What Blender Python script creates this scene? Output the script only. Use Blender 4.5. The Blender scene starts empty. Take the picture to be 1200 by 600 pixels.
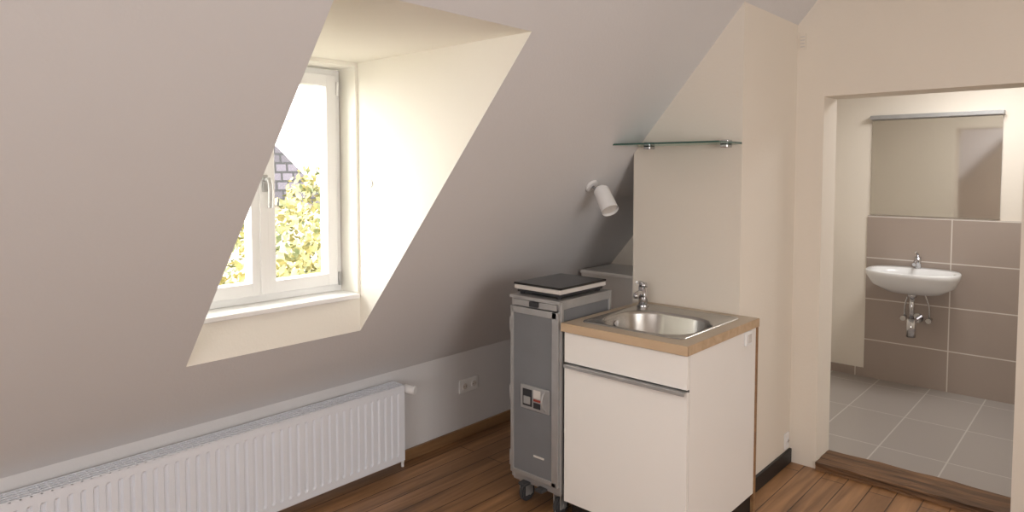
import bpy, bmesh, math, random
from mathutils import Vector, Matrix
random.seed(7)
S=bpy.context.scene
S.view_settings.view_transform='Standard'
S.view_settings.look='None'

# ------------------------------------------------------------ materials
def srgb(r,g,b):
    f=lambda c:(c/255/12.92) if c/255<=0.04045 else ((c/255+0.055)/1.055)**2.4
    return (f(r),f(g),f(b),1)
def mat(name,col,rough=0.6,metal=0.0,bump=0.0,bscale=60,var=0.0,vscale=4,spec=None,coat=0,emis=0):
    m=bpy.data.materials.new(name); m.use_nodes=True
    nt=m.node_tree; b=nt.nodes['Principled BSDF']
    b.inputs['Base Color'].default_value=col
    b.inputs['Roughness'].default_value=rough
    b.inputs['Metallic'].default_value=metal
    if spec is not None: b.inputs['Specular IOR Level'].default_value=spec
    if coat: b.inputs['Coat Weight'].default_value=coat
    if emis:
        b.inputs['Emission Color'].default_value=col; b.inputs['Emission Strength'].default_value=emis
    tc=nt.nodes.new('ShaderNodeTexCoord')
    n=nt.nodes.new('ShaderNodeTexNoise'); n.inputs['Scale'].default_value=vscale; n.inputs['Detail'].default_value=4
    nt.links.new(tc.outputs['Object'],n.inputs['Vector'])
    mx=nt.nodes.new('ShaderNodeMix'); mx.data_type='RGBA'
    k=max(var,0.015)
    mx.inputs[6].default_value=tuple(c*(1-k) for c in col[:3])+(1,)
    mx.inputs[7].default_value=tuple(min(1,c*(1+k)) for c in col[:3])+(1,)
    nt.links.new(n.outputs['Fac'],mx.inputs[0]); nt.links.new(mx.outputs[2],b.inputs['Base Color'])
    if bump:
        n2=nt.nodes.new('ShaderNodeTexNoise'); n2.inputs['Scale'].default_value=bscale; n2.inputs['Detail'].default_value=3
        nt.links.new(tc.outputs['Object'],n2.inputs['Vector'])
        bp=nt.nodes.new('ShaderNodeBump'); bp.inputs['Strength'].default_value=bump; bp.inputs['Distance'].default_value=0.004
        nt.links.new(n2.outputs['Fac'],bp.inputs['Height']); nt.links.new(bp.outputs['Normal'],b.inputs['Normal'])
    return m
M={}
M['slope']=mat('slope_paint_shaded',srgb(220,219,220),0.85,bump=0.15,bscale=90)  # white paint kept greyer: the slope's shade is put into the colour
M['dormer']=mat('dormer_paint_daylit',srgb(246,243,234),0.8,bump=0.12,bscale=90)  # same paint as the slope; window light put into the lighter, warmer colour
M['wall']=mat('wall_paint_warmlit',srgb(234,226,214),0.85,bump=0.15,bscale=90)  # white paint warmed: the warm light on these walls is in the colour
M['ceil']=mat('ceiling_paint',srgb(230,225,220),0.9)
M['white']=mat('white_lacquer',srgb(240,238,234),0.35)
M['upvc']=mat('white_upvc',srgb(240,240,240),0.3)
M['radw']=mat('radiator_enamel',srgb(236,240,248),0.35)
M['cab']=mat('cabinet_white',srgb(242,239,235),0.4)
M['laminate']=mat('worktop_laminate',srgb(190,174,154),0.45,var=0.06,vscale=60)
M['steel']=mat('stainless_steel',srgb(190,188,184),0.25,1.0,bump=0.05,bscale=200)
M['chrome']=mat('chrome',srgb(205,205,208),0.12,1.0)
M['alu']=mat('brushed_aluminium',srgb(176,176,176),0.4,0.5,var=0.16,vscale=14)
M['cartgrey']=mat('cart_grey_panel',srgb(122,124,128),0.5,0.1,var=0.10,vscale=7)
M['cartdark']=mat('cart_dark_trim',srgb(45,46,50),0.5)
M['black']=mat('black_plinth',srgb(28,26,26),0.5)
M['blackglass']=mat('black_ceramic',srgb(16,16,18),0.18)
M['rubber']=mat('grey_rubber',srgb(60,60,62),0.7)
M['label']=mat('label_white',srgb(215,210,205),0.6)
M['red']=mat('label_red',srgb(150,60,50),0.6)
M['ceramic']=mat('sanitary_ceramic',srgb(236,236,236),0.15)
M['dark']=mat('dark_gap',srgb(20,18,16),0.9)
M['facade']=mat('facade_render',srgb(150,142,130),0.9)
M['grass']=mat('courtyard_paving',srgb(118,112,100),0.95,var=0.2,vscale=1)
M['bark']=mat('bark',srgb(60,48,36),0.95,var=0.3,vscale=10)

def woodmat(name,c1,c2,axis='Y',plank=None,rough=0.4,sc=1.0):
    m=bpy.data.materials.new(name); m.use_nodes=True
    nt=m.node_tree; L=nt.links; b=nt.nodes['Principled BSDF']; b.inputs['Roughness'].default_value=rough
    tc=nt.nodes.new('ShaderNodeTexCoord')
    mp=nt.nodes.new('ShaderNodeMapping')
    s={'Y':(14,0.9,14),'X':(0.9,14,14),'Z':(14,14,0.9)}[axis]
    mp.inputs['Scale'].default_value=tuple(k*sc for k in s)
    L.new(tc.outputs['Object'],mp.inputs['Vector'])
    n=nt.nodes.new('ShaderNodeTexNoise'); n.inputs['Scale'].default_value=1.6; n.inputs['Detail'].default_value=8; n.inputs['Distortion'].default_value=0.8
    L.new(mp.outputs['Vector'],n.inputs['Vector'])
    r=nt.nodes.new('ShaderNodeValToRGB'); r.color_ramp.elements[0].position=0.3; r.color_ramp.elements[1].position=0.72
    r.color_ramp.elements[0].color=c1; r.color_ramp.elements[1].color=c2
    L.new(n.outputs['Fac'],r.inputs['Fac'])
    col=r.outputs['Color']
    if plank:
        mp2=nt.nodes.new('ShaderNodeMapping'); mp2.inputs['Rotation'].default_value=(0,0,math.radians(90))
        L.new(tc.outputs['Object'],mp2.inputs['Vector'])
        br=nt.nodes.new('ShaderNodeTexBrick'); br.inputs['Scale'].default_value=1.0
        br.inputs['Brick Width'].default_value=plank[1]; br.inputs['Row Height'].default_value=plank[0]
        br.inputs['Mortar Size'].default_value=0.003; br.inputs['Mortar Smooth'].default_value=0.3
        br.inputs['Color1'].default_value=(0.84,0.83,0.82,1); br.inputs['Color2'].default_value=(1.1,1.1,1.08,1); br.inputs['Mortar'].default_value=(0.22,0.18,0.15,1)
        br.offset=0.37
        L.new(mp2.outputs['Vector'],br.inputs['Vector'])
        mx=nt.nodes.new('ShaderNodeMix'); mx.data_type='RGBA'; mx.blend_type='MULTIPLY'; mx.inputs[0].default_value=1
        L.new(col,mx.inputs[6]); L.new(br.outputs['Color'],mx.inputs[7]); col=mx.outputs[2]
        bp=nt.nodes.new('ShaderNodeBump'); bp.inputs['Strength'].default_value=0.4; bp.inputs['Distance'].default_value=0.003; bp.invert=True
        L.new(br.outputs['Fac'],bp.inputs['Height']); L.new(bp.outputs['Normal'],b.inputs['Normal'])
    L.new(col,b.inputs['Base Color'])
    return m
M['floor']=woodmat('floor_planks',srgb(122,88,58),srgb(178,134,94),'Y',(0.11,2.6),0.38)
M['skirt']=woodmat('oak_skirting',srgb(128,96,66),srgb(164,128,90),'Y')
M['edge']=woodmat('beech_edge',srgb(184,156,124),srgb(204,178,148),'X')
M['beam']=woodmat('old_beam',srgb(62,44,28),srgb(134,98,66),'X',None,0.7,1.6)

def tilemat(name,col,grout,w,h,axes,off=0.0,rough=0.3,loc=(0,0,0),k2=0.93,mort=0.004):
    m=bpy.data.materials.new(name); m.use_nodes=True
    nt=m.node_tree; L=nt.links; b=nt.nodes['Principled BSDF']; b.inputs['Roughness'].default_value=rough
    tc=nt.nodes.new('ShaderNodeTexCoord'); sp=nt.nodes.new('ShaderNodeSeparateXYZ'); cb=nt.nodes.new('ShaderNodeCombineXYZ')
    mp=nt.nodes.new('ShaderNodeMapping'); mp.inputs['Location'].default_value=loc
    L.new(tc.outputs['Object'],sp.inputs[0]); L.new(sp.outputs[axes[0]],cb.inputs[0]); L.new(sp.outputs[axes[1]],cb.inputs[1])
    L.new(cb.outputs[0],mp.inputs['Vector'])
    br=nt.nodes.new('ShaderNodeTexBrick'); br.inputs['Scale'].default_value=1
    br.inputs['Brick Width'].default_value=w; br.inputs['Row Height'].default_value=h; br.inputs['Mortar Size'].default_value=mort
    br.offset=off; br.inputs['Color1'].default_value=col; br.inputs['Color2'].default_value=tuple(c*k2 for c in col[:3])+(1,); br.inputs['Mortar'].default_value=grout
    L.new(mp.outputs['Vector'],br.inputs['Vector']); L.new(br.outputs['Color'],b.inputs['Base Color'])
    return m
M['walltile']=tilemat('bath_wall_tile',srgb(166,152,142),srgb(215,208,200),0.6,0.31,(0,2),0.0,loc=(1.43+0.06,0.02,0))
M['floortile']=tilemat('bath_floor_tile',srgb(170,163,158),srgb(200,196,190),0.33,0.6,(0,1),0.0)
M['roof']=tilemat('roof_tile',srgb(66,62,70),srgb(20,20,22),0.42,0.30,(1,2),0.5,0.85,k2=0.35,mort=0.04)

def glassmat(name,tint,fac=0.1,rough=0.0):
    m=bpy.data.materials.new(name); m.use_nodes=True
    nt=m.node_tree; nt.nodes.clear(); L=nt.links
    o=nt.nodes.new('ShaderNodeOutputMaterial'); mx=nt.nodes.new('ShaderNodeMixShader')
    t=nt.nodes.new('ShaderNodeBsdfTransparent'); t.inputs[0].default_value=tint
    g=nt.nodes.new('ShaderNodeBsdfGlossy'); g.inputs['Roughness'].default_value=rough; g.inputs['Color'].default_value=(0.9,1,0.97,1)
    lw=nt.nodes.new('ShaderNodeLayerWeight'); lw.inputs['Blend'].default_value=fac
    L.new(lw.outputs['Fresnel'],mx.inputs[0]); L.new(t.outputs[0],mx.inputs[1]); L.new(g.outputs[0],mx.inputs[2]); L.new(mx.outputs[0],o.inputs[0])
    return m
M['pane']=glassmat('window_glass',(1,1,1,1),0.08)
M['shelfglass']=glassmat('shelf_glass',(0.62,0.78,0.72,1),0.35)
M['shelfedge']=mat('glass_edge_green',srgb(58,92,84),0.15)
M['mirror']=mat('mirror_silver',srgb(225,223,218),0.06,1.0)
# foliage
def leafmat():
    m=bpy.data.materials.new('leaves'); m.use_nodes=True
    nt=m.node_tree; L=nt.links; b=nt.nodes['Principled BSDF']; b.inputs['Roughness'].default_value=0.6
    tc=nt.nodes.new('ShaderNodeTexCoord'); n=nt.nodes.new('ShaderNodeTexNoise'); n.inputs['Scale'].default_value=2.2; n.inputs['Detail'].default_value=6
    L.new(tc.outputs['Object'],n.inputs['Vector'])
    r=nt.nodes.new('ShaderNodeValToRGB'); e=r.color_ramp.elements
    e[0].position=0.38; e[0].color=srgb(66,74,42); e[1].position=0.62; e[1].color=srgb(150,138,86)
    L.new(n.outputs['Fac'],r.inputs['Fac']); L.new(r.outputs['Color'],b.inputs['Base Color'])
    return m
M['leaf']=leafmat()

# ------------------------------------------------------------ helpers
def link(o,parent=None):
    S.collection.objects.link(o)
    if parent: o.parent=parent
    return o
def empty(name,loc=(0,0,0)):
    e=bpy.data.objects.new(name,None); e.empty_display_size=0.1; S.collection.objects.link(e); return e
def mesh(name,verts,faces,m,parent=None,smooth=False):
    me=bpy.data.meshes.new(name); me.from_pydata([tuple(v) for v in verts],[],faces); me.update()
    me.materials.append(m)
    if smooth:
        for p in me.polygons: p.use_smooth=True
    return link(bpy.data.objects.new(name,me),parent)
def from_bm(name,bm,m,parent=None,smooth=False):
    me=bpy.data.meshes.new(name); bm.to_mesh(me); bm.free()
    me.materials.append(m)
    if smooth:
        for p in me.polygons: p.use_smooth=True
    return link(bpy.data.objects.new(name,me),parent)
def box(name,x0,x1,y0,y1,z0,z1,m,parent=None,bev=0.0,seg=2):
    bm=bmesh.new(); bmesh.ops.create_cube(bm,size=1)
    for v in bm.verts:
        v.co=Vector(((x0+x1)/2+v.co.x*(x1-x0),(y0+y1)/2+v.co.y*(y1-y0),(z0+z1)/2+v.co.z*(z1-z0)))
    if bev: bmesh.ops.bevel(bm,geom=bm.edges[:],offset=bev,segments=seg,affect='EDGES',profile=0.5)
    return from_bm(name,bm,m,parent)
def cyl(name,p0,p1,r0,m,parent=None,r1=None,seg=24,cap=True,bev=0.0):
    p0=Vector(p0);p1=Vector(p1); r1=r0 if r1 is None else r1
    d=p1-p0; bm=bmesh.new()
    bmesh.ops.create_cone(bm,cap_ends=cap,segments=seg,radius1=r0,radius2=r1,depth=d.length)
    if bev:
        ed=[e for e in bm.edges if abs(e.verts[0].co.z-e.verts[1].co.z)<1e-6 and len(e.link_faces)==2]
        bmesh.ops.bevel(bm,geom=ed,offset=bev,segments=2,affect='EDGES')
    q=d.to_track_quat('Z','Y').to_matrix().to_4x4()
    bm.transform(Matrix.Translation((p0+p1)/2)@q)
    o=from_bm(name,bm,m,parent)
    for p in o.data.polygons: p.use_smooth=len(p.vertices)==4 and not bev
    return o
def tube(name,pts,r,m,parent=None,res=6):
    cu=bpy.data.curves.new(name,'CURVE'); cu.dimensions='3D'; cu.bevel_depth=r; cu.bevel_resolution=res; cu.use_fill_caps=True
    sp=cu.splines.new('BEZIER'); sp.bezier_points.add(len(pts)-1)
    for i,p in enumerate(pts):
        bp=sp.bezier_points[i]; bp.co=p; bp.handle_left_type=bp.handle_right_type='AUTO'
    cu.materials.append(m)
    o=bpy.data.objects.new(name,cu); link(o)
    dg=bpy.context.evaluated_depsgraph_get()
    me=bpy.data.meshes.new_from_object(o.evaluated_get(dg)); bpy.data.objects.remove(o)
    for p in me.polygons: p.use_smooth=True
    return link(bpy.data.objects.new(name,me),parent)
def rrect(x0,x1,y0,y1,r,n=8):
    pts=[]
    for cx,cy,a0 in ((x1-r,y1-r,0),(x0+r,y1-r,90),(x0+r,y0+r,180),(x1-r,y0+r,270)):
        for i in range(n+1):
            a=math.radians(a0+90*i/n); pts.append((cx+r*math.cos(a),cy+r*math.sin(a)))
    return pts
def loft(name,loops,m,parent=None,cap_last=True,cap_first=False,smooth=True):
    n=len(loops[0]); V=[p for l in loops for p in l]; F=[]
    for k in range(len(loops)-1):
        for i in range(n):
            j=(i+1)%n; F.append((k*n+i,k*n+j,(k+1)*n+j,(k+1)*n+i))
    if cap_last: F.append(tuple((len(loops)-1)*n+i for i in range(n)))
    if cap_first: F.append(tuple(reversed(range(n))))
    return mesh(name,V,F,m,parent,smooth)

# ------------------------------------------------------------ room constants
XK,ZK,TA=-2.8329,0.5056,1.179
sx=lambda z: XK+(z-ZK)/TA
YB=3.652; ZC=2.55; YF=2.984
YR0,XR=-2.6,2.4       # rear wall / right wall
yl,yr,zb,zt=1.024,1.794,0.8384,2.04
xw=sx(zb)
# floor
box('floor',XK-0.1,XR+0.1,YR0-0.1,YB,-0.12,0,M['floor'])
# knee wall
box('wall_left',XK-0.12,XK,YR0,YB+0.2,0,ZK,M['slope'])
# sloped wall with dormer opening (thick slab)
def slope_slab():
    n=Vector((-TA,0,1)).normalized()*0.12
    ys=[YR0,yl,yr,YB+0.2]; zs=[ZK,zb,zt,ZC]
    V=[];F=[]
    idx={}
    for i,y in enumerate(ys):
        for j,z in enumerate(zs):
            idx[i,j,0]=len(V); V.append(Vector((sx(z),y,z)))
            idx[i,j,1]=len(V); V.append(Vector((sx(z),y,z))+n)
    for i in range(3):
        for j in range(3):
            if i==1 and j==1: continue
            F.append((idx[i,j,0],idx[i+1,j,0],idx[i+1,j+1,0],idx[i,j+1,0]))
            F.append((idx[i,j,1],idx[i,j+1,1],idx[i+1,j+1,1],idx[i+1,j,1]))
    return mesh('wall_slope',V,F,M['slope'])
slope_slab()
# ceiling
box('ceiling',sx(ZC)-0.12,XR+0.1,YR0,YB+0.2,ZC,ZC+0.12,M['ceil'])
# back wall with door opening
xd0,xd1,zd,TW=-1.157,-0.33,1.94,0.207
def back_wall():
    V=[];F=[]
    parts=[(XK-0.1,xd0,0,ZC),(xd1,XR,0,ZC),(xd0,xd1,zd,ZC)]
    for a,b,c,d in parts:
        k=len(V)
        V+=[(a,YB,c),(b,YB,c),(b,YB,d),(a,YB,d),(a,YB+TW,c),(b,YB+TW,c),(b,YB+TW,d),(a,YB+TW,d)]
        F+=[(k,k+1,k+2,k+3),(k+7,k+6,k+5,k+4),(k,k+3,k+7,k+4),(k+1,k+5,k+6,k+2),(k,k+4,k+5,k+1),(k+3,k+2,k+6,k+7)]
    return mesh('wall_back',V,F,M['wall'])
back_wall()
box('wall_right',XR,XR+0.12,YR0,YB+0.2,0,ZC,M['wall'])
box('wall_rear',XK-0.1,XR+0.1,YR0-0.12,YR0,0,ZC,M['wall'])

# box / chimney breast behind sink
xbl,xbr=-1.863,-1.295
def chimney():
    zl,zr=ZK+(xbl-XK)*TA, ZK+(xbr-XK)*TA
    V=[(xbl,YF,0),(xbr,YF,0),(xbr,YF,zr),(xbl,YF,zl),(xbl,YB,0),(xbr,YB,0),(xbr,YB,zr),(xbl,YB,zl)]
    F=[(0,1,2,3),(1,5,6,2),(4,0,3,7),(3,2,6,7),(5,4,7,6),(0,4,5,1)]
    return mesh('wall_chimney_breast',V,F,M['wall'])
chimney()

# ------------------------------------------------------------ dormer lining
XO=-2.68 # window plane depth
# cheeks (solid wedges, outer side tucked behind the slope)
for nm,ya,yo in (('wall_dormer_right',yr,yr+0.1),('wall_dormer_left',yl,yl-0.1)):
    tri=[(xw,zb),(sx(zt),zt),(XO-0.1,zt),(XO-0.1,zb)]
    tro=[(xw-0.03,zb+0.02),(sx(zt)-0.06,zt),(XO-0.1,zt),(XO-0.1,zb+0.02)]
    V=[(x,ya,z) for x,z in tri]+[(x,yo,z) for x,z in tro]
    mesh(nm,V,[(0,1,2,3),(7,6,5,4),(0,4,5,1),(1,5,6,2),(2,6,7,3),(3,7,4,0)],M['dormer'])
box('ceiling_dormer',XO-0.1,sx(zt),yl-0.1,yr+0.1,zt,zt+0.1,M['dormer'])
# window wall of the dormer with a shallow reveal
ry0,ry1,rz0,rz1=yl+0.008,yr-0.012,0.99,2.022
def wwall():
    V=[];F=[]
    for a,b,c,dd in ((yl,yr,zb,rz0),(yl,ry0,rz0,zt),(ry1,yr,rz0,zt),(ry0,ry1,rz1,zt)):
        k=len(V); x0,x1=XO-0.1,xw
        V+=[(x0,a,c),(x1,a,c),(x1,b,c),(x0,b,c),(x0,a,dd),(x1,a,dd),(x1,b,dd),(x0,b,dd)]
        F+=[(k,k+3,k+2,k+1),(k+4,k+5,k+6,k+7),(k,k+1,k+5,k+4),(k+1,k+2,k+6,k+5),(k+2,k+3,k+7,k+6),(k+3,k,k+4,k+7)]
    return mesh('wall_dormer_front',V,F,M['dormer'])
wwall()
# sill
box('trim_window_sill',XO,xw+0.022,yl+0.012,yr-0.014,rz0,rz0+0.022,M['upvc'],bev=0.004)
# window
W=empty('window_1')
wz0,wz1=1.012,2.015; wy0,wy1=ry0+0.004,ry1-0.004; xa,xb=XO-0.05,XO+0.01
fw_=0.036
def frame(prefix,x0,x1,y0,y1,z0,z1,w,wb=None,m=M['upvc'],bev=0.004):
    wb=wb or w
    box(prefix+'_left',x0,x1,y0,y0+w,z0,z1,m,W,bev); box(prefix+'_right',x0,x1,y1-w,y1,z0,z1,m,W,bev)
    box(prefix+'_bottom',x0+0.001,x1-0.001,y0+w-0.004,y1-w+0.004,z0,z0+wb,m,W,bev); box(prefix+'_top',x0+0.001,x1-0.001,y0+w-0.004,y1-w+0.004,z1-w,z1,m,W,bev)
frame('outer_frame',xa,xb,wy0,wy1,wz0,wz1,fw_,0.04)
ym=(wy0+wy1)/2-0.012
sxa,sxb=XO-0.04,XO+0.022
frame('sash_right',sxa,sxb,ym+0.002,wy1-fw_+0.012,wz0+0.03,wz1-fw_+0.012,0.052,0.055)
frame('sash_left',sxa,sxb,wy0+fw_-0.012,ym-0.002,wz0+0.03,wz1-fw_+0.012,0.052,0.055)
box('meeting_strip',sxb-0.002,sxb+0.008,ym-0.018,ym+0.018,wz0+0.035,wz1-fw_,M['upvc'],W,0.002)
box('pane_right',XO-0.012,XO-0.008,ym+0.04,wy1-fw_-0.02,wz0+0.07,wz1-0.06,M['pane'],W)
box('pane_left',XO-0.012,XO-0.008,wy0+fw_+0.02,ym-0.04,wz0+0.07,wz1-0.06,M['pane'],W)
# handle
box('handle_plate',sxb+0.007,sxb+0.016,ym+0.002-0.012,ym+0.016,1.475,1.545,M['alu'],W,0.003)
cyl('handle_neck',(sxb+0.014,ym+0.002,1.525),(sxb+0.05,ym+0.002,1.525),0.009,M['alu'],W)
tube('handle_lever',[(sxb+0.045,ym+0.002,1.53),(sxb+0.052,ym+0.004,1.50),(sxb+0.05,ym+0.004,1.41)],0.009,M['alu'],W)
for k,z in enumerate((1.07,1.93)):
    cyl('hinge_%d'%k,(sxb+0.004,wy1-fw_+0.016,z-0.03),(sxb+0.004,wy1-fw_+0.016,z+0.03),0.007,M['alu'] if k==0 else M['upvc'],W)
# round cover on the cheek
cv=cyl('cable_cover_cap',(-2.464,yr-0.006,1.506),(-2.464,yr,1.506),0.020,M['upvc'],None,bev=0.0015)

# ------------------------------------------------------------ skirting
box('baseboard_left',XK,XK+0.018,2.25,YB,0,0.06,M['skirt'],bev=0.004)
box('baseboard_chimney',xbr,xbr+0.014,YF+0.0,YB,0,0.075,M['black'],bev=0.002)

# ------------------------------------------------------------ radiator
R=empty('radiator')
def radiator():
    x0,x1=-2.815,-2.72; y0,y1=0.42,2.18; z0,z1=0.065,0.46
    V=[];F=[]
    n=int((y1-y0-0.03)/0.04)
    prof=[(y0,0)]
    st=y0+0.015; p=(y1-y0-0.03)/n
    for i in range(n):
        a=st+i*p
        prof+=[(a,0),(a+0.006,-0.009),(a+0.013,-0.009),(a+0.019,0)]
    prof+=[(y1,0)]
    rows=[(z0,0),(z0+0.03,0),(z0+0.04,1),(z1-0.045,1),(z1-0.035,0),(z1,0)]
    for z,k in rows:
        for y,dx in prof: V.append((x1+dx*k,y,z))
    m=len(prof)
    for r in range(len(rows)-1):
        for i in range(m-1): F.append((r*m+i,r*m+i+1,(r+1)*m+i+1,(r+1)*m+i))
    o=mesh('front_panel',V,F,M['radw'],R)
    sm=o.modifiers.new('sol','SOLIDIFY'); sm.thickness=0.003; sm.offset=-1
    box('back_panel',x0,x0+0.02,y0+0.01,y1-0.01,z0,z1-0.01,M['radw'],R)
    box('side_cover_right',x0,x1-0.001,y1-0.004,y1,z0+0.01,z1,M['radw'],R,0.001)
    box('side_cover_left',x0,x1-0.001,y0,y0+0.004,z0+0.01,z1,M['radw'],R,0.001)
    for i in range(5):
        xx=x0+0.004+i*0.0205
        box('grille_rail_%d'%i,xx,xx+0.008,y0,y1,z1-0.004,z1+0.001,M['radw'],R)
    k=int((y1-y0)/0.03)
    bm=bmesh.new()
    for i in range(k+1):
        yy=y0+0.002+i*(y1-y0-0.008)/k
        r=bmesh.ops.create_cube(bm,size=1)
        for v in r['verts']: v.co=Vector(((x0+x1)/2+v.co.x*(x1-x0),yy+v.co.y*0.006,z1-0.003+v.co.z*0.004))
    from_bm('grille_bars',bm,M['radw'],R)
    box('convector_fins',x0+0.03,x1-0.02,y0+0.02,y1-0.02,z0+0.03,z1-0.03,M['radw'],R)
    for yy in (y0+0.25,y1-0.25): box('wall_bracket',XK,x0+0.003,yy-0.02,yy+0.02,z0+0.05,z1-0.05,M['radw'],R)
    zc=z1-0.035; xc=(x0+x1)/2
    cyl('valve_nipple',(xc,y1-0.002,zc),(xc,y1+0.03,zc),0.012,M['chrome'],R)
    cyl('valve_body',(xc-0.035,y1+0.03,zc),(xc+0.012,y1+0.03,zc),0.014,M['chrome'],R)
    cyl('thermostat_head',(xc+0.01,y1+0.03,zc),(xc+0.075,y1+0.05,zc),0.025,M['upvc'],R,r1=0.022,bev=0.004)
    cyl('valve_pipe',(XK,y1+0.03,zc),(xc-0.03,y1+0.03,zc),0.009,M['upvc'],R)
    tube('return_pipe',[(x0+0.03,y1-0.005,z0+0.03),(x0+0.03,y1+0.025,z0+0.03),(x0+0.03,y1+0.035,0.0)],0.008,M['upvc'],R)
radiator()

# ------------------------------------------------------------ sockets etc
def socket(name,c,w,h,axis,n=1):
    e=empty(name); x,y,z=c; t=0.009
    if axis=='x':
        box('plate',x,x+t,y-w/2,y+w/2,z-h/2,z+h/2,M['upvc'],e,0.003)
        for i in range(n):
            yy=y+(i-(n-1)/2)*w/n
            cyl('cup_%d'%i,(x+t,yy,z),(x+t+0.004,yy,z),0.021 if n>1 else w*0.3,M['upvc'],e)
            cyl('cup_inner_%d'%i,(x+t+0.003,yy,z),(x+t+0.005,yy,z),0.017 if n>1 else w*0.2,M['label'],e)
            for s in (-1,1): cyl('pin_hole_%d'%i,(x+t+0.004,yy+s*0.008,z),(x+t+0.0058,yy+s*0.008,z),0.0025,M['dark'],e,seg=10)
    return e
socket('power_socket',(XK,2.745,0.305),0.15,0.078,'x',2)
socket('power_socket',(xbr,3.60,0.13),0.055,0.085,'x',1)
V_=empty('wall_vent_grille')
box('vent_plate',-1.283,-1.253,YB-0.006,YB,2.19,2.27,M['wall'],V_,0.001)
for i in range(4): box('vent_slot_%d'%i,-1.279,-1.257,YB-0.0075,YB-0.005,2.20+i*0.017,2.206+i*0.017,M['label'],V_)

# ------------------------------------------------------------ kitchen sink cabinet
K=empty('kitchen_sink_cabinet')
cx0,cx1,cy0,cy1=-1.797,-1.207,2.326,YF
box('side_panel_right',cx1-0.018,cx1,cy0+0.02,cy1-0.02,0.1,0.862,M['cab'],K,0.001)
box('side_panel_edge',cx1-0.018,cx1+0.003,cy1-0.022,cy1-0.001,0.0,0.862,M['skirt'],K)
box('side_panel_left',cx0,cx0+0.018,cy0+0.02,cy1-0.002,0.1,0.862,M['cab'],K,0.001)
box('bottom_panel',cx0+0.018,cx1-0.018,cy0+0.02,cy1-0.002,0.1,0.118,M['cab'],K)
box('back_panel',cx0+0.018,cx1-0.018,cy1-0.012,cy1-0.004,0.118,0.862,M['cab'],K)
box('front_recess',cx0+0.003,cx1-0.003,cy0+0.018,cy0+0.024,0.104,0.86,M['dark'],K)
box('drawer_front',cx0+0.001,cx1-0.001,cy0,cy0+0.018,0.727,0.858,M['cab'],K,0.0015)
box('door_front',cx0+0.001,cx1-0.001,cy0,cy0+0.018,0.104,0.717,M['cab'],K,0.0015)
box('handle_strip_face',cx0+0.012,cx1-0.004,cy0-0.022,cy0-0.018,0.708,0.722,M['alu'],K,0.001)
box('handle_strip_top',cx0+0.012,cx1-0.004,cy0-0.020,cy0+0.016,0.7185,0.7215,M['alu'],K)
box('plinth',cx0+0.01,cx1-0.012,cy0+0.05,cy1-0.023,0.0,0.1,M['black'],K)
# worktop with rectangular cut for the sink
wx0,wx1,wy0_,wy1_=cx0-0.006,cx1+0.007,cy0-0.014,cy1-0.001
sx0,sx1,sy0,sy1=-1.755,-1.262,2.385,2.925   # sink outline
def worktop():
    z1,z0=0.9,0.864
    hx0,hx1,hy0,hy1=sx0+0.01,sx1-0.01,sy0+0.01,sy1-0.01
    V=[];F=[]
    for z in (z0,z1):
        V+=[(wx0,wy0_,z),(wx1,wy0_,z),(wx1,wy1_,z),(wx0,wy1_,z),(hx0,hy0,z),(hx1,hy0,z),(hx1,hy1,z),(hx0,hy1,z)]
    for k,fl in ((0,True),(8,False)):
        for i in range(4):
            j=(i+1)%4; f=(k+i,k+j,k+4+j,k+4+i); F.append(f[::-1] if fl else f)
    for i in range(4):
        j=(i+1)%4; F.append((i,j,8+j,8+i)); F.append((4+j,4+i,12+i,12+j))
    o=mesh('worktop',V,F,M['laminate'],K)
    o.data.materials.append(M['edge'])
    for p in o.data.polygons:
        if abs(p.normal.z)<0.5: p.material_index=1
    box('edge_strip_front',wx0-0.001,wx1+0.001,wy0_-0.002,wy0_+0.006,z0-0.0005,z1+0.0008,M['edge'],K,0.001)
    box('edge_strip_right',wx1-0.006,wx1+0.001,wy0_,wy1_,z0-0.0005,z1+0.0008,M['edge'],K,0.001)
worktop()
# cable outlet on side panel
sw=empty('cabinet_side_socket')
box('plate',cx1,cx1+0.012,2.835,2.895,0.80,0.862,M['upvc'],sw,0.003)
box('rocker',cx1+0.011,cx1+0.016,2.848,2.882,0.812,0.850,M['label'],sw,0.002)

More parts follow.
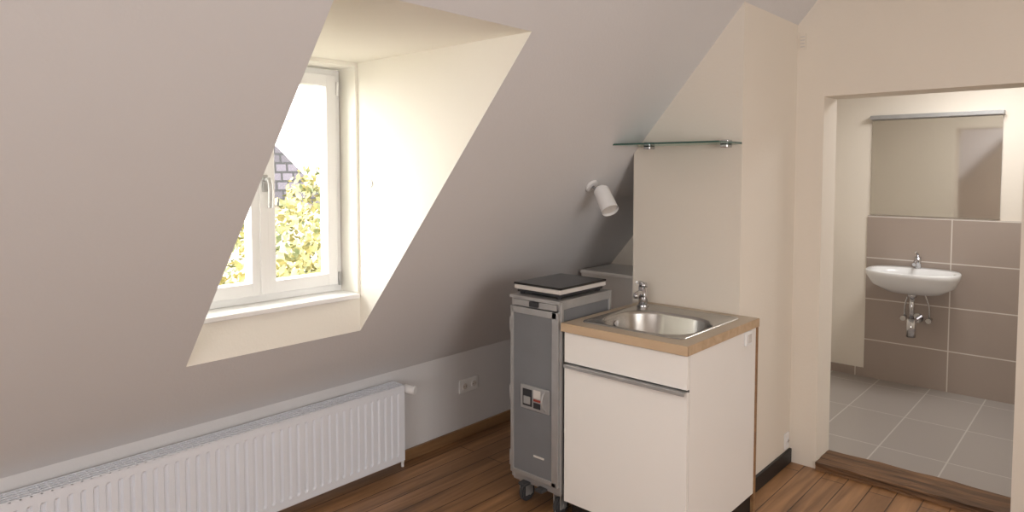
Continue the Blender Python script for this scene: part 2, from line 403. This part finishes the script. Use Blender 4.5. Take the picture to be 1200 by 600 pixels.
# ------------------------------------------------------------ sink (inset)
SK=empty('stainless_sink')
def sink():
    zt_=0.9045
    bx0,bx1,by0,by1=sx0+0.028,sx1-0.025,sy0+0.035,sy1-0.115
    n=10
    def L(x0,x1,y0,y1,r,z): return [(x,y,z) for x,y in rrect(x0,x1,y0,y1,r,n)]
    loops=[L(sx0,sx1,sy0,sy1,0.03,0.9005),L(sx0+0.002,sx1-0.002,sy0+0.002,sy1-0.002,0.03,zt_),
           L(sx0+0.010,sx1-0.010,sy0+0.010,sy1-0.010,0.03,zt_+0.0005),L(sx0+0.014,sx1-0.014,sy0+0.014,sy1-0.014,0.03,zt_-0.003),
           L(bx0-0.006,bx1+0.006,by0-0.006,by1+0.006,0.15,zt_-0.004),
           L(bx0-0.002,bx1+0.002,by0-0.002,by1+0.002,0.15,zt_-0.007),
           L(bx0+0.003,bx1-0.003,by0+0.003,by1-0.003,0.147,zt_-0.02),
           L(bx0+0.012,bx1-0.012,by0+0.012,by1-0.012,0.14,zt_-0.125),
           L(bx0+0.03,bx1-0.03,by0+0.03,by1-0.03,0.12,zt_-0.148),
           L(bx0+0.12,bx1-0.12,by0+0.10,by1-0.10,0.06,zt_-0.152)]
    o=loft('basin',loops,M['steel'],SK)
    cx,cy=(bx0+bx1)/2,(by0+by1)/2
    cyl('drain_ring',(cx,cy,zt_-0.153),(cx,cy,zt_-0.149),0.042,M['chrome'],SK,bev=0.001)
    cyl('drain_strainer',(cx,cy,zt_-0.150),(cx,cy,zt_-0.147),0.028,M['steel'],SK)
    for i in range(8):
        a=i*math.pi/4; cyl('strainer_hole_%d'%i,(cx+0.017*math.cos(a),cy+0.017*math.sin(a),zt_-0.148),(cx+0.017*math.cos(a),cy+0.017*math.sin(a),zt_-0.1465),0.004,M['dark'],SK,seg=10)
    cyl('overflow',(bx0+0.006,cy,zt_-0.045),(bx0+0.011,cy,zt_-0.045),0.014,M['chrome'],SK)
sink()
T=empty('kitchen_tap')
tx,ty=-1.728,2.862
cyl('base_ring',(tx,ty,0.9005),(tx,ty,0.910),0.027,M['chrome'],T,bev=0.002)
cyl('body',(tx,ty,0.908),(tx,ty,0.998),0.021,M['chrome'],T,r1=0.022)
tube('spout',[(tx+0.003,ty-0.01,0.955),(tx+0.02,ty-0.06,0.980),(tx+0.04,ty-0.13,0.982)],0.0115,M['chrome'],T)
cyl('spout_nozzle',(tx+0.039,ty-0.128,0.986),(tx+0.039,ty-0.128,0.962),0.012,M['chrome'],T)
cyl('cartridge_cap',(tx,ty,0.997),(tx,ty,1.018),0.022,M['chrome'],T,r1=0.017)
tube('lever',[(tx,ty,1.014),(tx+0.003,ty-0.02,1.022),(tx+0.008,ty-0.07,1.028)],0.007,M['chrome'],T)

# ------------------------------------------------------------ glass shelf
G=empty('glass_shelf')
gx0,gx1,gy0,gy1,gz=-1.838,-1.297,2.745,YF-0.002,1.683
box('glass_plate',gx0,gx1,gy0+0.003,gy1,gz,gz+0.008,M['shelfglass'],G)
box('front_edge',gx0,gx1,gy0,gy0+0.003,gz,gz+0.008,M['shelfedge'],G)
box('right_edge',gx1,gx1+0.002,gy0,gy1,gz,gz+0.008,M['shelfedge'],G)
for i,x in enumerate((-1.76,-1.36)):
    box('clip_lower_%d'%i,x-0.018,x+0.018,YF-0.05,YF,gz-0.016,gz,M['chrome'],G,0.003)
    box('clip_upper_%d'%i,x-0.018,x+0.018,YF-0.045,YF,gz+0.008,gz+0.02,M['chrome'],G,0.003)

# ------------------------------------------------------------ spot lamp on the slope
Lp=empty('wall_spot_lamp')
zz=1.490; bx=sx(zz); yy=2.80
nrm=Vector((TA,0,-1)).normalized()
b0=Vector((bx,yy,zz))
cyl('mount_plate',b0,b0+nrm*0.014,0.036,M['upvc'],Lp,bev=0.003)
a0=b0+nrm*0.012; a1=a0+nrm*0.055+Vector((0.014,0,0.004))
cyl('arm',a0,a1,0.007,M['chrome'],Lp)
ax=Vector((0.66,-0.30,-0.80)).normalized()
hc=a1+Vector((0.01,0,-0.01))
cyl('head',hc-ax*0.03,hc+ax*0.10,0.039,M['upvc'],Lp,r1=0.043,cap=False)
cyl('head_cap',hc-ax*0.045,hc-ax*0.029,0.026,M['upvc'],Lp,r1=0.039)
cyl('reflector',hc+ax*0.085,hc+ax*0.088,0.039,M['label'],Lp)
cyl('knuckle',a1-Vector((0,0.012,0)),a1+Vector((0,0.012,0)),0.013,M['chrome'],Lp)

# ------------------------------------------------------------ galley cart
C_=empty('galley_cart')
gx0,gx1,gy0,gy1=-2.105,-1.812,2.312,2.715
zb_,zt_=0.125,0.985
box('body_core',gx0+0.008,gx1-0.008,gy0+0.022,gy1-0.012,zb_+0.01,zt_-0.02,M['cartgrey'],C_)
pw=0.02
for i,(x,y) in enumerate(((gx0,gy0+0.012),(gx1-pw,gy0+0.012),(gx0,gy1-pw),(gx1-pw,gy1-pw))):
    box('corner_post_%d'%i,x,x+pw,y,y+pw,zb_,zt_,M['alu'],C_,0.004)
for nm,z0,z1 in (('bottom_rail',zb_,zb_+0.035),('top_rail',zt_-0.035,zt_)):
    box(nm+'_right',gx1-0.016,gx1-0.001,gy0+0.02,gy1-0.01,z0,z1,M['alu'],C_,0.003)
    box(nm+'_left',gx0+0.001,gx0+0.016,gy0+0.02,gy1-0.01,z0,z1,M['alu'],C_,0.003)
    box(nm+'_back',gx0+0.01,gx1-0.01,gy1-0.015,gy1-0.001,z0,z1,M['alu'],C_,0.003)
    box(nm+'_front',gx0+0.01,gx1-0.01,gy0+0.014,gy0+0.03,z0,z1,M['alu'],C_,0.003)
for z in (0.40,0.70): box('side_groove_rail',gx1-0.010,gx1-0.003,gy0+0.03,gy1-0.02,z,z+0.015,M['alu'],C_)
# top plate with a folded front edge
box('top_plate',gx0,gx1,gy0,gy1,zt_-0.002,zt_+0.006,M['alu'],C_,0.002)
box('top_edge_front',gx0,gx1,gy0-0.004,gy0+0.006,zt_-0.010,zt_+0.006,M['alu'],C_,0.002)
# front door
dx0,dx1,dz0,dz1=gx0+0.006,gx1-0.006,zb_+0.03,zt_-0.045
box('door_panel',dx0+0.012,dx1-0.012,gy0+0.002,gy0+0.014,dz0+0.012,dz1-0.012,M['cartgrey'],C_)
for nm,a in (('door_frame_left',(dx0,dx0+0.018,dz0,dz1)),('door_frame_right',(dx1-0.036,dx1,dz0,dz1)),('door_frame_top',(dx0+0.01,dx1-0.01,dz1-0.03,dz1)),('door_frame_bottom',(dx0+0.01,dx1-0.01,dz0,dz0+0.02))):
    box(nm,a[0],a[1],gy0-0.004,gy0+0.016,a[2],a[3],M['alu'],C_,0.002)
for i,z in enumerate((0.22,0.53,0.85)): cyl('door_hinge_%d'%i,(dx0-0.003,gy0+0.002,z-0.035),(dx0-0.003,gy0+0.002,z+0.035),0.006,M['alu'],C_,seg=12)
box('top_latch_band',gx0+0.02,gx1-0.02,gy0-0.001,gy0+0.012,zt_-0.040,zt_-0.012,M['alu'],C_,0.002)
box('top_latch',-1.98,-1.93,gy0-0.012,gy0+0.0,zt_-0.036,zt_-0.012,M['cartdark'],C_,0.003)
# latch plate at mid height
box('latch_plate',-2.035,-1.865,gy0-0.006,gy0+0.004,0.475,0.585,M['alu'],C_,0.003)
box('latch_recess',-2.02,-1.965,gy0-0.008,gy0-0.004,0.49,0.568,M['cartdark'],C_,0.001)
box('latch_paddle',-2.012,-1.973,gy0-0.012,gy0-0.006,0.50,0.535,M['alu'],C_,0.002)
box('latch_label_white',-1.955,-1.915,gy0-0.008,gy0-0.005,0.535,0.572,M['label'],C_)
box('latch_label_red',-1.955,-1.915,gy0-0.008,gy0-0.005,0.520,0.530,M['red'],C_)
box('latch_label_dark',-1.955,-1.915,gy0-0.008,gy0-0.005,0.488,0.514,M['cartdark'],C_)
tube('latch_handle',[(-1.89,gy0-0.004,0.575),(-1.89,gy0-0.022,0.56),(-1.89,gy0-0.022,0.505),(-1.89,gy0-0.004,0.485)],0.004,M['alu'],C_)
box('door_stamp',-1.96,-1.90,gy0-0.001,gy0+0.003,0.26,0.268,M['label'],C_)
# brake pedals + castors
box('brake_pedal_red',gx0+0.07,gx0+0.11,gy0-0.02,gy0+0.03,zb_-0.012,zb_+0.002,M['rubber'],C_,0.002)
box('brake_pedal_grey',gx0+0.17,gx0+0.21,gy0-0.02,gy0+0.03,zb_-0.012,zb_+0.002,M['rubber'],C_,0.002)
box('base_plate',gx0+0.005,gx1-0.005,gy0+0.02,gy1-0.01,zb_-0.012,zb_+0.005,M['alu'],C_,0.002)
for i,(x,y) in enumerate(((gx0+0.045,gy0+0.06),(gx1-0.045,gy0+0.06),(gx0+0.045,gy1-0.06),(gx1-0.045,gy1-0.06))):
    cyl('castor_swivel_%d'%i,(x,y,0.098),(x,y,0.116),0.024,M['alu'],C_)
    for s in (-1,1):
        box('castor_fork_%d_%d'%(i,s),x+s*0.019-0.0025,x+s*0.019+0.0025,y-0.018,y+0.03,0.035,0.10,M['alu'],C_,0.001)
    cyl('castor_wheel_%d'%i,(x-0.014,y+0.01,0.045),(x+0.014,y+0.01,0.045),0.045,M['rubber'],C_,bev=0.006,seg=28)
    cyl('castor_hub_%d'%i,(x-0.0235,y+0.01,0.045),(x+0.0235,y+0.01,0.045),0.012,M['alu'],C_)

# hot plate on top of the cart
H=empty('electric_hotplate')
hx0,hx1,hy0,hy1=-2.103,-1.826,2.335,2.69
for i,(x,y) in enumerate(((hx0+.03,hy0+.03),(hx1-.03,hy0+.03),(hx0+.03,hy1-.03),(hx1-.03,hy1-.03))):
    cyl('foot_%d'%i,(x,y,zt_+0.0062),(x,y,zt_+0.020),0.012,M['rubber'],H)
box('casing_lower',hx0+0.012,hx1-0.012,hy0+0.012,hy1-0.012,zt_+0.015,zt_+0.030,M['cartdark'],H,0.003)
box('casing',hx0+0.002,hx1-0.002,hy0+0.002,hy1-0.002,zt_+0.029,zt_+0.050,M['label'],H,0.004)
box('glass_top',hx0,hx1,hy0,hy1,zt_+0.050,zt_+0.060,M['blackglass'],H,0.003)

# ------------------------------------------------------------ low boxing with ledge in the niche
Bx=empty('niche_ledge')
box('front_board',-2.45,xbl-0.002,3.34,3.355,0.002,0.945,M['white'],Bx)
box('top_board',-2.43,xbl-0.002,3.30,YB-0.002,0.945,0.965,M['white'],Bx,0.002)

# ------------------------------------------------------------ threshold beam
bm=bmesh.new(); bmesh.ops.create_cube(bm,size=1)
bmesh.ops.subdivide_edges(bm,edges=bm.edges[:],cuts=9,use_grid_fill=True)
for v in bm.verts:
    v.co=Vector(((xd0+xd1)/2+v.co.x*(xd1-xd0-0.004),YB+TW/2-0.006+v.co.y*(TW+0.012),0.005+v.co.z*0.07))
    v.co.z+=random.uniform(-0.003,0.003); v.co.y+=random.uniform(-0.004,0.004)
from_bm('door_threshold_beam',bm,M['beam'])

# ------------------------------------------------------------ bathroom
BY=5.57; bxl,bxr2=-1.95,0.6; zcb=2.35
box('floor_bathroom',bxl-0.1,bxr2+0.1,YB,BY+0.1,-0.12,0.0,M['floortile'])
box('wall_bathroom_back',bxl-0.1,bxr2+0.1,BY,BY+0.1,0,zcb,M['wall'])
box('wall_bathroom_left',bxl-0.1,bxl,YB+TW,BY,0,zcb,M['wall'])
box('wall_bathroom_right',bxr2,bxr2+0.1,YB+TW,BY,0,zcb,M['wall'])
box('ceiling_bathroom',bxl-0.1,bxr2+0.1,YB+TW,BY+0.1,zcb,zcb+0.1,M['ceil'])
box('trim_wall_tiles',-1.43,bxr2,BY-0.012,BY,0,1.225,M['walltile'])
box('baseboard_bathroom',bxl,-1.43,BY-0.01,BY,0,0.065,M['walltile'])
Mi=empty('bathroom_mirror')
box('mirror_pane',-1.41,-0.62,BY-0.014,BY-0.009,1.235,1.93,M['mirror'],Mi)
box('mirror_backing',-1.412,-0.618,BY-0.009,BY,1.233,1.932,M['label'],Mi)
box('light_rail',-1.42,-0.61,BY-0.06,BY,1.935,1.965,M['alu'],Mi,0.004)
# washbasin
WB=empty('washbasin')
def basin():
    cx=-1.08; n=40
    def ring(hw,y0,z,p=2.6,yc=BY-0.014):
        out=[]
        for i in range(n):
            a=2*math.pi*i/n; c,s=math.cos(a),math.sin(a)
            x=math.copysign(abs(c)**(2/p),c)*hw
            y=math.copysign(abs(s)**(2/p),s)
            y=yc-(y0)*(0.5-0.5*y)
            out.append((cx+x,y,z))
        return out
    def inner(hw,d,z,off): 
        return [(x,y-off,z) for x,y,z in ring(hw,d,z)]
    loops=[ring(0.07,0.12,0.70),ring(0.17,0.28,0.71),ring(0.25,0.39,0.765),ring(0.28,0.44,0.83),ring(0.285,0.45,0.862),ring(0.278,0.444,0.868),
           inner(0.25,0.32,0.864,0.095),inner(0.235,0.30,0.83,0.1),inner(0.17,0.22,0.76,0.13),inner(0.05,0.07,0.742,0.2)]
    loft('bowl',loops,M['ceramic'],WB,cap_last=True,cap_first=True)
    cyl('tap_body',(cx,BY-0.07,0.866),(cx,BY-0.07,0.95),0.02,M['chrome'],WB)
    tube('tap_spout',[(cx,BY-0.08,0.915),(cx,BY-0.13,0.925),(cx,BY-0.19,0.905)],0.012,M['chrome'],WB)
    tube('tap_lever',[(cx,BY-0.07,0.95),(cx,BY-0.085,0.972),(cx,BY-0.14,0.985)],0.008,M['chrome'],WB)
    cyl('waste_tailpiece',(cx,BY-0.22,0.71),(cx,BY-0.22,0.50),0.016,M['chrome'],WB)
    cyl('waste_nut',(cx,BY-0.22,0.68),(cx,BY-0.22,0.705),0.028,M['chrome'],WB)
    cyl('bottle_trap',(cx,BY-0.22,0.40),(cx,BY-0.22,0.53),0.030,M['chrome'],WB)
    tube('trap_outlet',[(cx,BY-0.20,0.50),(cx,BY-0.12,0.50),(cx,BY-0.015,0.50)],0.014,M['chrome'],WB)
    cyl('wall_rosette',(cx,BY-0.022,0.50),(cx,BY-0.012,0.50),0.035,M['chrome'],WB)
    for s in (-1,1):
        cyl('angle_valve_%d'%s,(cx+s*0.08,BY-0.07,0.50),(cx+s*0.08,BY-0.012,0.50),0.012,M['chrome'],WB)
        cyl('valve_knob_%d'%s,(cx+s*0.08,BY-0.095,0.50),(cx+s*0.08,BY-0.068,0.50),0.018,M['chrome'],WB)
        tube('supply_hose_%d'%s,[(cx+s*0.08,BY-0.05,0.505),(cx+s*0.07,BY-0.06,0.62),(cx+s*0.02,BY-0.07,0.74)],0.006,M['chrome'],WB)
basin()

# ------------------------------------------------------------ exterior
box('ground_outside',-60,-3.6,-40,60,-6.2,-6.0,M['grass'])
def tree(c,rad,n,leaf,name='garden_tree'):
    e=empty(name)
    tube('trunk',[(c[0],c[1],-6),(c[0]+0.2,c[1]+0.1,-3.5),(c[0],c[1],c[2])],0.16,M['bark'],e)
    V=[];F=[]
    blobs=[(Vector(c)+Vector((random.gauss(0,.5)*rad,random.gauss(0,.5)*rad,random.gauss(0,.45)*rad)),rad*random.uniform(.35,.6)) for _ in range(12)]
    for i in range(n):
        bc,br=random.choice(blobs)
        dv=Vector((random.gauss(0,1),random.gauss(0,1),random.gauss(0,1))).normalized()*br*random.uniform(.7,1.0)
        p=bc+dv
        u=Vector((random.gauss(0,1),random.gauss(0,1),random.gauss(0,1))).normalized(); w=u.orthogonal().normalized()
        s=leaf*random.uniform(.6,1.3); k=len(V)
        V+=[p-u*s,p-w*s*.5,p+u*s,p+w*s*.5]; F.append((k,k+1,k+2,k+3))
    mesh('crown',V,F,M['leaf'],e)
tree((-10.5,5.6,-1.6),2.0,9000,0.09)
tree((-9.5,3.2,-2.6),1.9,7000,0.09)
tree((-13,9.0,-1.5),2.2,7000,0.10)
# neighbouring house
N=empty('neighbour_house')
nx0,nx1,ny0,ny1=-30,-21,4.6,13.0
box('facade',nx0,nx1,ny0,ny1,-6,0.6,M['facade'],N)
xm=(nx0+nx1)/2; ymid=(ny0+ny1)/2
mesh('roof',[(nx0-.4,ny0-.4,.4),(nx1+.4,ny0-.4,.4),(nx1+.4,ny1+.4,.4),(nx0-.4,ny1+.4,.4),(nx1-.2,ymid,5.0),(nx0+.2,ymid,5.0)],
     [(0,1,4,5),(1,2,4),(2,3,5,4),(3,0,5),(0,3,2,1)],M['roof'],N)
box('chimney_stack',-23.5,-22.8,9.5,10.2,2.6,4.9,M['facade'],N)

# ------------------------------------------------------------ light
wd=bpy.data.worlds.new('World'); S.world=wd; wd.use_nodes=True
bg=wd.node_tree.nodes['Background']; bg.inputs[0].default_value=(1.0,0.975,0.93,1); bg.inputs[1].default_value=12.0
def area(name,loc,rot,sx_,sy_,power,col,portal=False):
    l=bpy.data.lights.new(name,'AREA'); l.shape='RECTANGLE'; l.size=sx_; l.size_y=sy_; l.energy=power; l.color=col
    if portal: l.cycles.is_portal=True
    o=bpy.data.objects.new(name,l); o.location=loc; o.rotation_euler=rot; S.collection.objects.link(o); return o
area('window_portal',(XO-0.15,(yl+yr)/2,1.5),(0,math.radians(-90),0),1.05,0.8,0,(1,1,1),True)
area('room_fill_right',(2.3,0.8,1.5),(0,math.radians(90),0),1.5,1.8,48,(1,0.975,0.955))  # added fill lamp in front of the closed right wall, no window there
area('room_fill_rear',(0.2,-2.5,1.5),(math.radians(90),0,0),2.2,1.4,42,(1,0.97,0.965))  # added fill lamp for soft light from unseen windows behind the camera
area('bathroom_fill_overhead',(-0.6,4.8,2.32),(0,0,0),0.6,0.6,18,(1,0.98,0.96))  # added overhead fill to brighten the bathroom, no fixture modelled
sun=bpy.data.lights.new('sun','SUN'); sun.energy=6; sun.angle=0.02; sun.color=(1,0.96,0.88)
so=bpy.data.objects.new('sun',sun); so.rotation_euler=Vector((-0.7,-0.35,-0.75)).to_track_quat('-Z','Y').to_euler(); S.collection.objects.link(so)

# ------------------------------------------------------------ camera
cam=bpy.data.cameras.new('camera'); co=bpy.data.objects.new('camera',cam); S.collection.objects.link(co)
cam.sensor_width=36; cam.lens=794.92*36/1200; cam.shift_y=-(300-240.4)/1200; cam.clip_start=0.02; cam.clip_end=300
co.location=(0,0,1.5637); co.rotation_euler=(math.radians(90)-0.0513,0,0.7356)
S.camera=co
